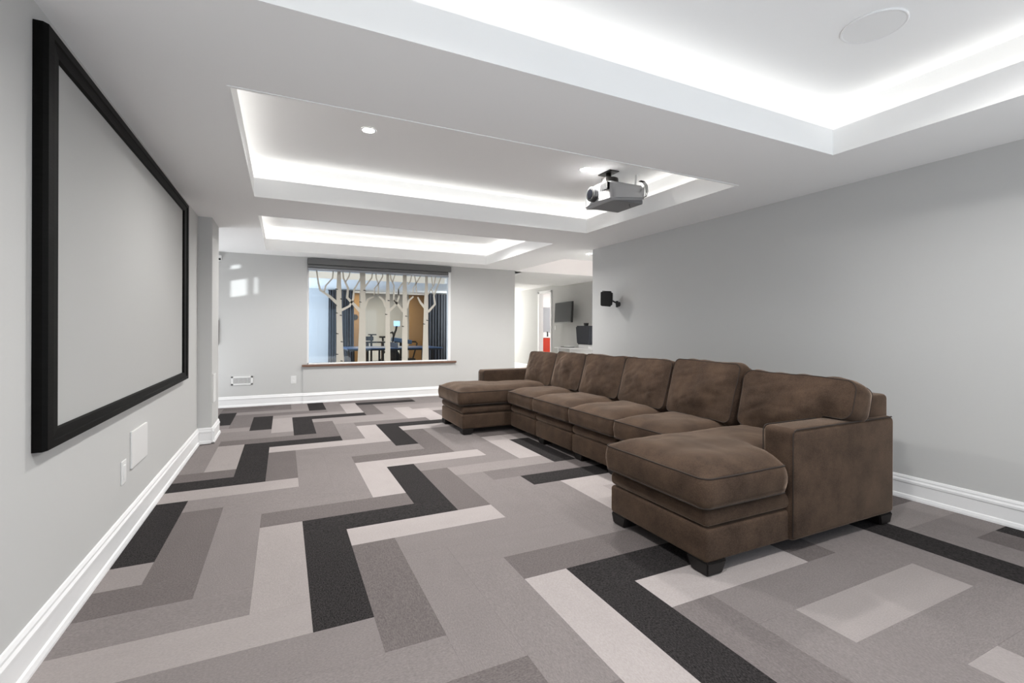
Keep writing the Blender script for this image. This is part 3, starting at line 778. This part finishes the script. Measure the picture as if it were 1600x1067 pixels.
obj('cable_hook', cyl(NB(), (3.27, 3.86, 2.76), (3.29, 3.86, ZT), 0.012, n=10), 'plastic_white', pj)
bm = NB()
for dy in (0.0, 0.014, 0.028):
    tube(bm, [(3.27, 3.78 + dy, 2.80), (3.305, 3.76 + dy, 2.79), (3.332, 3.75 + dy, 2.75), (3.34, 3.75 + dy, 2.69), (3.325, 3.75 + dy, 2.64), (3.285, 3.76 + dy, 2.62)], 0.004)
obj('cable', bm, 'black_plastic', pj, smooth=True)
obj('cable_end', tube(NB(), [(3.14, 3.80, 2.565), (3.145, 3.795, 2.53), (3.15, 3.79, 2.515)], 0.0025), 'dark_metal', pj)

# ------------------------------------------------------------------ wall speaker
ws = root('wall_speaker', (XR, 5.43, 1.70), 'small black speaker angled out from the right wall on a bracket', 'speaker')
M = Matrix.Translation((XR - 0.155, 5.47, 1.735)) @ Matrix.Rotation(0.62, 4, 'Z') @ Matrix.Rotation(-0.30, 4, 'Y') @ Matrix.Rotation(0.10, 4, 'X')
t = bmesh.new(); bmesh.ops.create_cube(t, size=1)
for v in t.verts:
    fr = v.co.x < 0
    v.co = Vector((v.co.x * 0.15, v.co.y * (0.175 if fr else 0.12), v.co.z * (0.235 if fr else 0.16)))
bmesh.ops.bevel(t, geom=list(t.edges), offset=0.022, segments=3, affect='EDGES')
bm = NB(); merge(bm, t, M); obj('cabinet', bm, 'black_plastic', ws, smooth=True)
t = bmesh.new(); bmesh.ops.create_cube(t, size=1)
for v in t.verts: v.co = Vector((-0.078 + v.co.x * 0.016, v.co.y * 0.15, v.co.z * 0.205))
bmesh.ops.bevel(t, geom=list(t.edges), offset=0.007, segments=2, affect='EDGES')
bm = NB(); merge(bm, t, M); obj('grille', bm, 'speaker_cloth', ws)
bm = NB(); cyl(bm, (XR - 0.10, 5.45, 1.70), (XR - 0.03, 5.41, 1.655), 0.011, n=12); obj('bracket_arm', bm, 'black_plastic', ws)
bm = NB(); cyl(bm, (XR - 0.045, 5.405, 1.645), (XR, 5.405, 1.645), 0.022, 0.035, n=20); cyl(bm, (XR - 0.036, 5.405, 1.60), (XR - 0.036, 5.405, 1.69), 0.018, n=16)
obj('wall_mount', bm, 'black_plastic', ws)

# ------------------------------------------------------------------ hall beyond the right wall
TVX = 7.06
wallbox('floor_hall', 4.425, 9.2, 5.9, 15.3, -0.12, 0.0, 'hall_floor')
bm = NB(); box(bm, TVX, TVX + 0.12, 5.9, 12.02, 0, 2.95); box(bm, TVX, TVX + 0.12, 12.72, 15.2, 0, 2.95); box(bm, TVX, TVX + 0.12, 12.02, 12.72, 2.38, 2.95)
wall_hall = obj('wall_hall', bm, 'wall_paint', kind='structure')
wallbox('wall_hall_near', XR + 0.13, TVX + 0.12, 5.78, 5.92, 0, 2.95, 'wall_paint')
bm = NB(); box(bm, 5.5, TVX + 0.12, 15.2, 15.32, 0, 2.95); obj('wall_hall_end', bm, 'wall_paint', kind='structure')
bm = NB(); box(bm, 4.24, 4.36, YB + 0.16, 9.7, 0, 2.95); box(bm, 4.24, 4.72, 9.7, 9.82, 0, 2.95); box(bm, 4.60, 4.72, 9.82, 12.2, 0, 2.95); box(bm, 4.60, 5.62, 12.2, 12.32, 0, 2.95); box(bm, 5.50, 5.62, 12.32, 15.3, 0, 2.95); obj('wall_hall_side', bm, 'wall_paint', kind='structure')
bm = NB()
box(bm, TVX - 0.02, TVX + 0.13, 12.70, 12.79, 0, 2.44, 0.004); box(bm, TVX - 0.02, TVX + 0.13, 11.97, 12.03, 0, 2.44, 0.004); box(bm, TVX - 0.02, TVX + 0.13, 11.97, 12.79, 2.37, 2.45, 0.004)
obj('door_1', bm, 'trim_white', kind='structure')
bm = NB(); box(bm, TVX + 0.12, 9.2, 13.9, 14.0, 0, 2.6); box(bm, 9.2, 9.3, 11.0, 14.0, 0, 2.6); box(bm, TVX + 0.12, 9.2, 11.0, 11.1, 0, 2.6); box(bm, TVX + 0.12, 9.3, 11.0, 14.0, 2.6, 2.7)
obj('wall_side_room', bm, 'ceiling_paint', kind='structure')
area_light('side_room_lamp', (8.2, 12.6, 2.55), (0, 0, 0), 0.9, 0.9, 13, (1, 0.98, 0.96))
bm = NB(); extrude_profile(bm, BP, 'y', 12.79, 15.2, TVX, -1); extrude_profile(bm, BP, 'y', 5.92, 11.97, TVX, -1); obj('baseboard_hall', bm, 'trim_white', kind='structure')
area_light('hall_pocket_light', (5.9, 8.2, 2.62), (math.radians(125), 0, 0), 2.0, 0.2, 1.0, (1.0, 0.80, 0.78))

tv = root('television', (TVX, 11.0, 1.76), 'black flat television on a wall arm in the hall', 'television')
M = Matrix.Translation((TVX - 0.20, 11.0, 1.755)) @ Matrix.Rotation(-0.13, 4, 'Z') @ Matrix.Rotation(0.04, 4, 'Y')
bm = NB(); box(bm, -0.025, 0.03, -0.55, 0.55, -0.28, 0.28, 0.008); bmesh.ops.transform(bm, matrix=M, verts=bm.verts); obj('bezel', bm, 'black_plastic', tv)
bm = NB(); box(bm, -0.028, -0.022, -0.535, 0.535, -0.262, 0.268); bmesh.ops.transform(bm, matrix=M, verts=bm.verts); obj('display', bm, 'tv_black', tv)
obj('wall_arm', box(NB(), TVX - 0.17, TVX - 0.001, 10.95, 11.05, 1.70, 1.82, 0.005), 'dark_metal', tv)
obj('hall_switch', box(NB(), TVX - 0.008, TVX, 11.72, 11.80, 1.28, 1.40, 0.003), 'plastic_white', label='white light switch plate between the television and the doorway', cat='switch')

dk = root('hall_desk', (6.7, 10.3, 0), 'white desk against the hall wall below the television', 'desk')
obj('desktop', box(NB(), 6.42, TVX - 0.03, 9.0, 10.75, 0.80, 0.83, 0.004), 'trim_white', dk)
for y in (9.04, 10.66): obj('leg', box(NB(), 6.5, TVX - 0.05, y, y + 0.05, 0.0, 0.80, 0.003), 'trim_white', dk)
obj('drawer_unit', box(NB(), 6.47, TVX - 0.05, 9.15, 10.1, 0.50, 0.80, 0.005), 'trim_white', dk)
obj('drawer_handle', box(NB(), 6.455, 6.475, 9.82, 10.0, 0.68, 0.72, 0.003), 'black_plastic', dk)
ap = root('drinks_machine', (6.7, 9.72, 0.83), 'tall dark machine with a top knob on the hall desk', 'machine')
bm = NB(); t = bmesh.new(); bmesh.ops.create_cube(t, size=1)
for v in t.verts: v.co = Vector((6.70 + v.co.x * 0.26, 9.66 + v.co.y * (0.66 if v.co.z > 0 else 0.54), 1.15 + v.co.z * 0.46))
bmesh.ops.bevel(t, geom=list(t.edges), offset=0.03, segments=3, affect='EDGES'); merge(bm, t)
obj('body', bm, 'curtain_cloth', ap)
obj('knob', cyl(NB(), (6.70, 9.70, 1.37), (6.70, 9.70, 1.45), 0.05, 0.065, n=16), 'black_plastic', ap)
bm = NB(); tube(bm, [(6.68, 9.96, 1.32), (6.68, 10.05, 1.31), (6.68, 10.08, 1.24), (6.68, 10.04, 1.12), (6.68, 9.94, 1.0)], 0.014); obj('handle', bm, 'black_plastic', ap)
obj('stand', box(NB(), 6.60, 6.80, 9.46, 9.88, 0.83, 0.93, 0.01), 'trim_white', ap)
for k, (y, rz) in enumerate(((10.42, 0.1), (10.30, -0.15))):
    bm = NB(); box(bm, -0.11, 0.11, -0.15, 0.15, 0, 0.016, 0.002)
    bmesh.ops.transform(bm, matrix=Matrix.Translation((6.62, y, 0.83 + 0.0165 * k)) @ Matrix.Rotation(rz, 4, 'Z'), verts=bm.verts)
    obj('folder', bm, ('dark_metal', 'plastic_white')[k], label=('dark folder lying on the hall desk', 'white folder on top of the dark folder on the hall desk')[k], cat='folder')

cb = root('red_cabinet', (8.0, 13.6, 0), 'glossy red vanity cabinet seen through the hall doorway', 'cabinet')
obj('body', box(NB(), 7.32, 8.6, 13.35, 13.88, 0.08, 1.02, 0.006), 'red_lacquer', cb)
obj('countertop', box(NB(), 7.30, 8.62, 13.32, 13.89, 1.02, 1.06, 0.006), 'trim_white', cb)
for k in range(3):
    d = obj('drawer', box(NB(), 7.34, 8.58, 13.332, 13.35, 0.12 + k * 0.30, 0.40 + k * 0.30, 0.004), 'red_lacquer', cb)
    obj('handle', box(NB(), 7.8, 8.1, 13.315, 13.334, 0.35 + k * 0.30, 0.362 + k * 0.30, 0.002), 'chrome', d)
obj('plinth', box(NB(), 7.34, 8.58, 13.4, 13.86, 0, 0.08), 'black_plastic', cb)
mr = root('wall_mirror', (8.0, 13.89, 1.5), 'plain grey mirror above the red cabinet', 'mirror')
obj('mirror_glass', box(NB(), 7.32, 8.6, 13.875, 13.892, 1.20, 2.03, 0.003), 'mirror_grey', mr)
obj('mirror_frame', box(NB(), 7.30, 8.62, 13.886, 13.898, 1.18, 2.05, 0.003), 'chrome', mr)
bk = root('soap_set', (7.6, 13.5, 1.06), 'small white and black bathroom set on the red cabinet', 'toiletries')
obj('holder', box(NB(), 7.55, 7.74, 13.42, 13.56, 1.06, 1.19, 0.02, 3), 'trim_white', bk)
obj('pump', cyl(NB(), (7.79, 13.48, 1.06), (7.79, 13.48, 1.22), 0.03, 0.02, n=14), 'black_plastic', bk)

# ------------------------------------------------------------------ games room behind the window
wallbox('floor_games', -1.4, 6.5, YB + 0.16, 20.2, -0.10, -0.001, 'games_floor')
GY = 15.6
bm = NB()
box(bm, -1.4, 1.97, GY, GY + 0.12, 0, 2.95); box(bm, 4.34, 6.5, GY + 0.0, GY + 0.12, 0, 2.95); box(bm, 1.97, 4.34, GY, GY + 0.12, 2.62, 2.95)
obj('wall_games', bm, 'games_paint', kind='structure')
bm = NB(); box(bm, -1.52, -1.4, YB + 0.16, 20.2, 0, 2.95); obj('wall_games_side', bm, 'games_paint', kind='structure')
bm = NB(); box(bm, -1.4, 5.6, 20.0, 20.12, 0, 2.95); obj('wall_games_far', bm, 'games_paint', kind='structure')
bm = NB(); box(bm, 4.62, 6.6, 19.2, 19.3, 0, 2.95); box(bm, 1.0, 2.65, 19.2, 19.3, 0, 2.95); obj('wall_games_tan', bm, 'tan_paint', kind='structure')
wallbox('wall_games_right', 6.5, 6.62, 15.3, 20.2, 0, 2.95, 'tan_paint')
bm = NB()
for (x0, x1, y0, y1, z) in ((-1.4, 4.62, YB + 0.16, 11.0, ZC), (-1.4, 5.52, 12.45, GY, ZC), (-1.4, -0.6, 11.0, 12.45, ZC), (3.95, 4.62, 11.0, 12.45, ZC), (-0.75, 4.1, 10.85, 12.6, 2.9), (-1.4, 6.5, GY + 0.12, 17.2, ZC + 0.02), (-1.4, 6.5, 17.2, 20.2, 2.75)):
    quad(bm, (x0, y0, z), (x1, y0, z), (x1, y1, z), (x0, y1, z))
for (a, b) in (((-0.6, 12.45), (3.95, 12.45)), ((-0.6, 11.0), (3.95, 11.0)), ((-0.6, 11.0), (-0.6, 12.45)), ((3.95, 11.0), (3.95, 12.45))):
    quad(bm, (*a, ZC), (*b, ZC), (*b, ZF), (*a, ZF))
quad(bm, (-0.75, 12.6, 2.6), (4.1, 12.6, 2.6), (4.1, 12.6, 2.9), (-0.75, 12.6, 2.9)); quad(bm, (-1.4, 17.2, ZC + 0.02), (6.5, 17.2, ZC + 0.02), (6.5, 17.2, 2.75), (-1.4, 17.2, 2.75))
obj('ceiling_games', bm, 'ceiling_paint', kind='structure')
area_light('games_cove_light', (1.7, 11.04, 2.70), (math.radians(82), 0, 0), 4.4, 0.06, 7, (1.0, 0.74, 0.40))
area_light('games_far_light', (3.2, 18.0, 2.7), (0, 0, 0), 2.2, 1.6, 42, (1.0, 0.88, 0.70))
area_light('games_far_strip', (3.2, 16.6, 2.60), (math.radians(100), 0, 0), 2.6, 0.2, 8, (1.0, 0.95, 0.85))


def curtain(x0, x1, y, label, folds, z0=0.03, z1=2.46, flare=0.0):
    r = root('curtain', ((x0 + x1) / 2, y, z1), label, 'curtain', 'dark curtains in the games room')
    bm = NB(); n = folds * 10; rows = 6; g = []
    for k in range(rows + 1):
        fz = k / rows; z = z1 + (z0 - z1) * fz; row = []
        for i in range(n + 1):
            f = i / n; xx = x0 - flare * fz + (x1 - x0 + 2 * flare * fz) * f
            row.append((xx, y + 0.05 * math.sin(f * folds * 6.2832) * (0.7 + 0.4 * fz) + 0.01 * math.sin(f * 37), z))
        g.append(row)
    fv = [[bm.verts.new(p) for p in row] for row in g]; bv = [[bm.verts.new((p[0], p[1] + 0.006, p[2])) for p in row] for row in g]
    for k in range(rows):
        for i in range(n):
            bm.faces.new((fv[k][i], fv[k][i + 1], fv[k + 1][i + 1], fv[k + 1][i])); bm.faces.new((bv[k][i], bv[k + 1][i], bv[k + 1][i + 1], bv[k][i + 1]))
    obj('drape', bm, 'curtain_cloth', r, smooth=True)
    obj('rod', cyl(NB(), (x0 - 0.02, y, z1 + 0.01), (x1 + 0.02, y, z1 + 0.01), 0.014, n=12), 'dark_metal', r)


curtain(1.24, 1.52, GY - 0.12, 'dark grey curtain left of the first frosted tree trunk', 4, flare=0.01)
curtain(1.60, 1.98, GY - 0.12, 'dark grey curtain between the first and second frosted trunks', 5)
curtain(4.34, 5.12, GY - 0.12, 'dark blue grey curtain at the right end of the tree window', 8)

tt = root('table_tennis_table', (2.9, 14.0, 0), 'blue table tennis table seen through the tree window', 'table')
for xa, xb in ((1.53, 2.86), (2.865, 4.2)):
    obj('table_half', box(NB(), xa, xb, 13.35, 14.85, 0.735, 0.76, 0.002), 'table_blue', tt)
obj('apron', box(NB(), 1.56, 4.17, 13.38, 14.82, 0.69, 0.735, 0.002), 'black_plastic', tt)
for x in (1.72, 2.62, 3.15, 3.95):
    for y in (13.5, 14.7): obj('leg', box(NB(), x - 0.025, x + 0.025, y - 0.025, y + 0.025, 0.0, 0.69, 0.003), 'black_plastic', tt)
for xa, xb in ((1.72, 2.62), (3.15, 3.95)):
    for y in (13.5, 14.7): obj('stretcher', box(NB(), xa, xb, y - 0.015, y + 0.015, 0.26, 0.30, 0.003), 'black_plastic', tt)
obj('net', box(NB(), 2.857, 2.868, 13.25, 14.95, 0.76, 0.90), 'curtain_cloth', tt)

eb = root('exercise_bike', (3.45, 17.4, 0), 'black exercise bike with a blue lit display in the games room', 'exercise bike')
obj('frame', tube(NB(), [(3.12, 17.4, 0.08), (3.25, 17.4, 0.45), (3.52, 17.4, 0.5), (3.62, 17.4, 1.1)], 0.05, 8), 'black_plastic', eb)
obj('handlebar', tube(NB(), [(3.62, 17.4, 1.08), (3.52, 17.25, 1.18), (3.40, 17.2, 1.14), (3.38, 17.2, 1.26)], 0.04, 8), 'black_plastic', eb)
obj('console_post', tube(NB(), [(3.62, 17.4, 1.08), (3.69, 17.4, 1.25), (3.72, 17.4, 1.42)], 0.035, 8), 'black_plastic', eb)
bm = NB(); box(bm, -0.11, 0.11, -0.02, 0.02, -0.09, 0.09, 0.01); bmesh.ops.transform(bm, matrix=Matrix.Translation((3.71, 17.35, 1.49)), verts=bm.verts)
obj('display', bm, 'screen_blue', eb)
obj('seat_post', tube(NB(), [(3.25, 17.4, 0.45), (3.22, 17.4, 0.98)], 0.035, 8), 'black_plastic', eb)
obj('saddle', box(NB(), 3.10, 3.32, 17.3, 17.5, 0.97, 1.04, 0.03, 3), 'black_plastic', eb)
obj('flywheel', cyl(NB(), (3.58, 17.36, 0.3), (3.58, 17.44, 0.3), 0.25, n=28), 'black_plastic', eb)
for x in (3.12, 3.7): obj('floor_bar', box(NB(), x - 0.04, x + 0.04, 17.15, 17.65, 0, 0.07, 0.015), 'black_plastic', eb)
wb = root('weight_bench', (2.75, 16.35, 0), 'dark padded bench with a small raised pad beyond the tennis table', 'bench')
obj('pad', box(NB(), 2.45, 3.09, 16.2, 16.5, 0.82, 0.87, 0.02, 3), 'black_plastic', wb)
obj('backrest', box(NB(), 2.46, 2.70, 16.2, 16.5, 0.90, 1.04, 0.02, 3), 'curtain_cloth', wb)
obj('head_pad', box(NB(), 2.56, 2.80, 16.2, 16.5, 1.08, 1.12, 0.015, 3), 'black_plastic', wb)
obj('upright', box(NB(), 2.62, 2.68, 16.32, 16.38, 0.0, 1.09, 0.005), 'black_plastic', wb)
for x in (2.52, 3.02): obj('leg', box(NB(), x - 0.03, x + 0.03, 16.23, 16.47, 0, 0.83, 0.005), 'black_plastic', wb)
tm = root('treadmill', (4.2, 18.4, 0), 'blue grey treadmill with slanted console beside the exercise bike', 'treadmill')
bm = NB(); box(bm, -0.36, 0.36, -0.26, 0.26, -0.08, 0.08, 0.03, 3); bmesh.ops.transform(bm, matrix=Matrix.Translation((4.12, 18.4, 0.84)) @ Matrix.Rotation(0.16, 4, 'Y'), verts=bm.verts)
obj('console', bm, 'table_blue', tm)
obj('hand_rail', tube(NB(), [(3.8, 18.2, 0.80), (4.62, 18.2, 0.80), (4.68, 18.2, 0.74), (4.5, 18.2, 0.1)], 0.03, 8), 'black_plastic', tm)
obj('deck', box(NB(), 3.85, 4.6, 18.1, 18.7, 0, 0.16, 0.02, 2), 'black_plastic', tm)
obj('console_leg', box(NB(), 4.05, 4.15, 18.35, 18.45, 0.1, 0.82, 0.01), 'black_plastic', tm)
lc = root('low_cabinet', (3.2, 19.6, 0), 'long low white cabinet against the far games room wall', 'cabinet')
obj('body', box(NB(), 2.7, 4.45, 19.55, 19.98, 0.0, 0.44, 0.006), 'trim_white', lc)
for k in range(3): obj('door', box(NB(), 2.72 + k * 0.58, 3.27 + k * 0.58, 19.53, 19.55, 0.03, 0.41, 0.004), 'trim_white', lc)
pk = root('wall_ornament', (2.5, 19.19, 1.75), 'small dark round ornament on the tan wall beside the curtain', 'ornament')
obj('disc', cyl(NB(), (2.5, 19.17, 1.75), (2.5, 19.2, 1.75), 0.10, n=24), 'dark_metal', pk)
obj('rim', cyl(NB(), (2.5, 19.18, 1.75), (2.5, 19.2, 1.75), 0.115, n=24), 'sill_wood', pk)
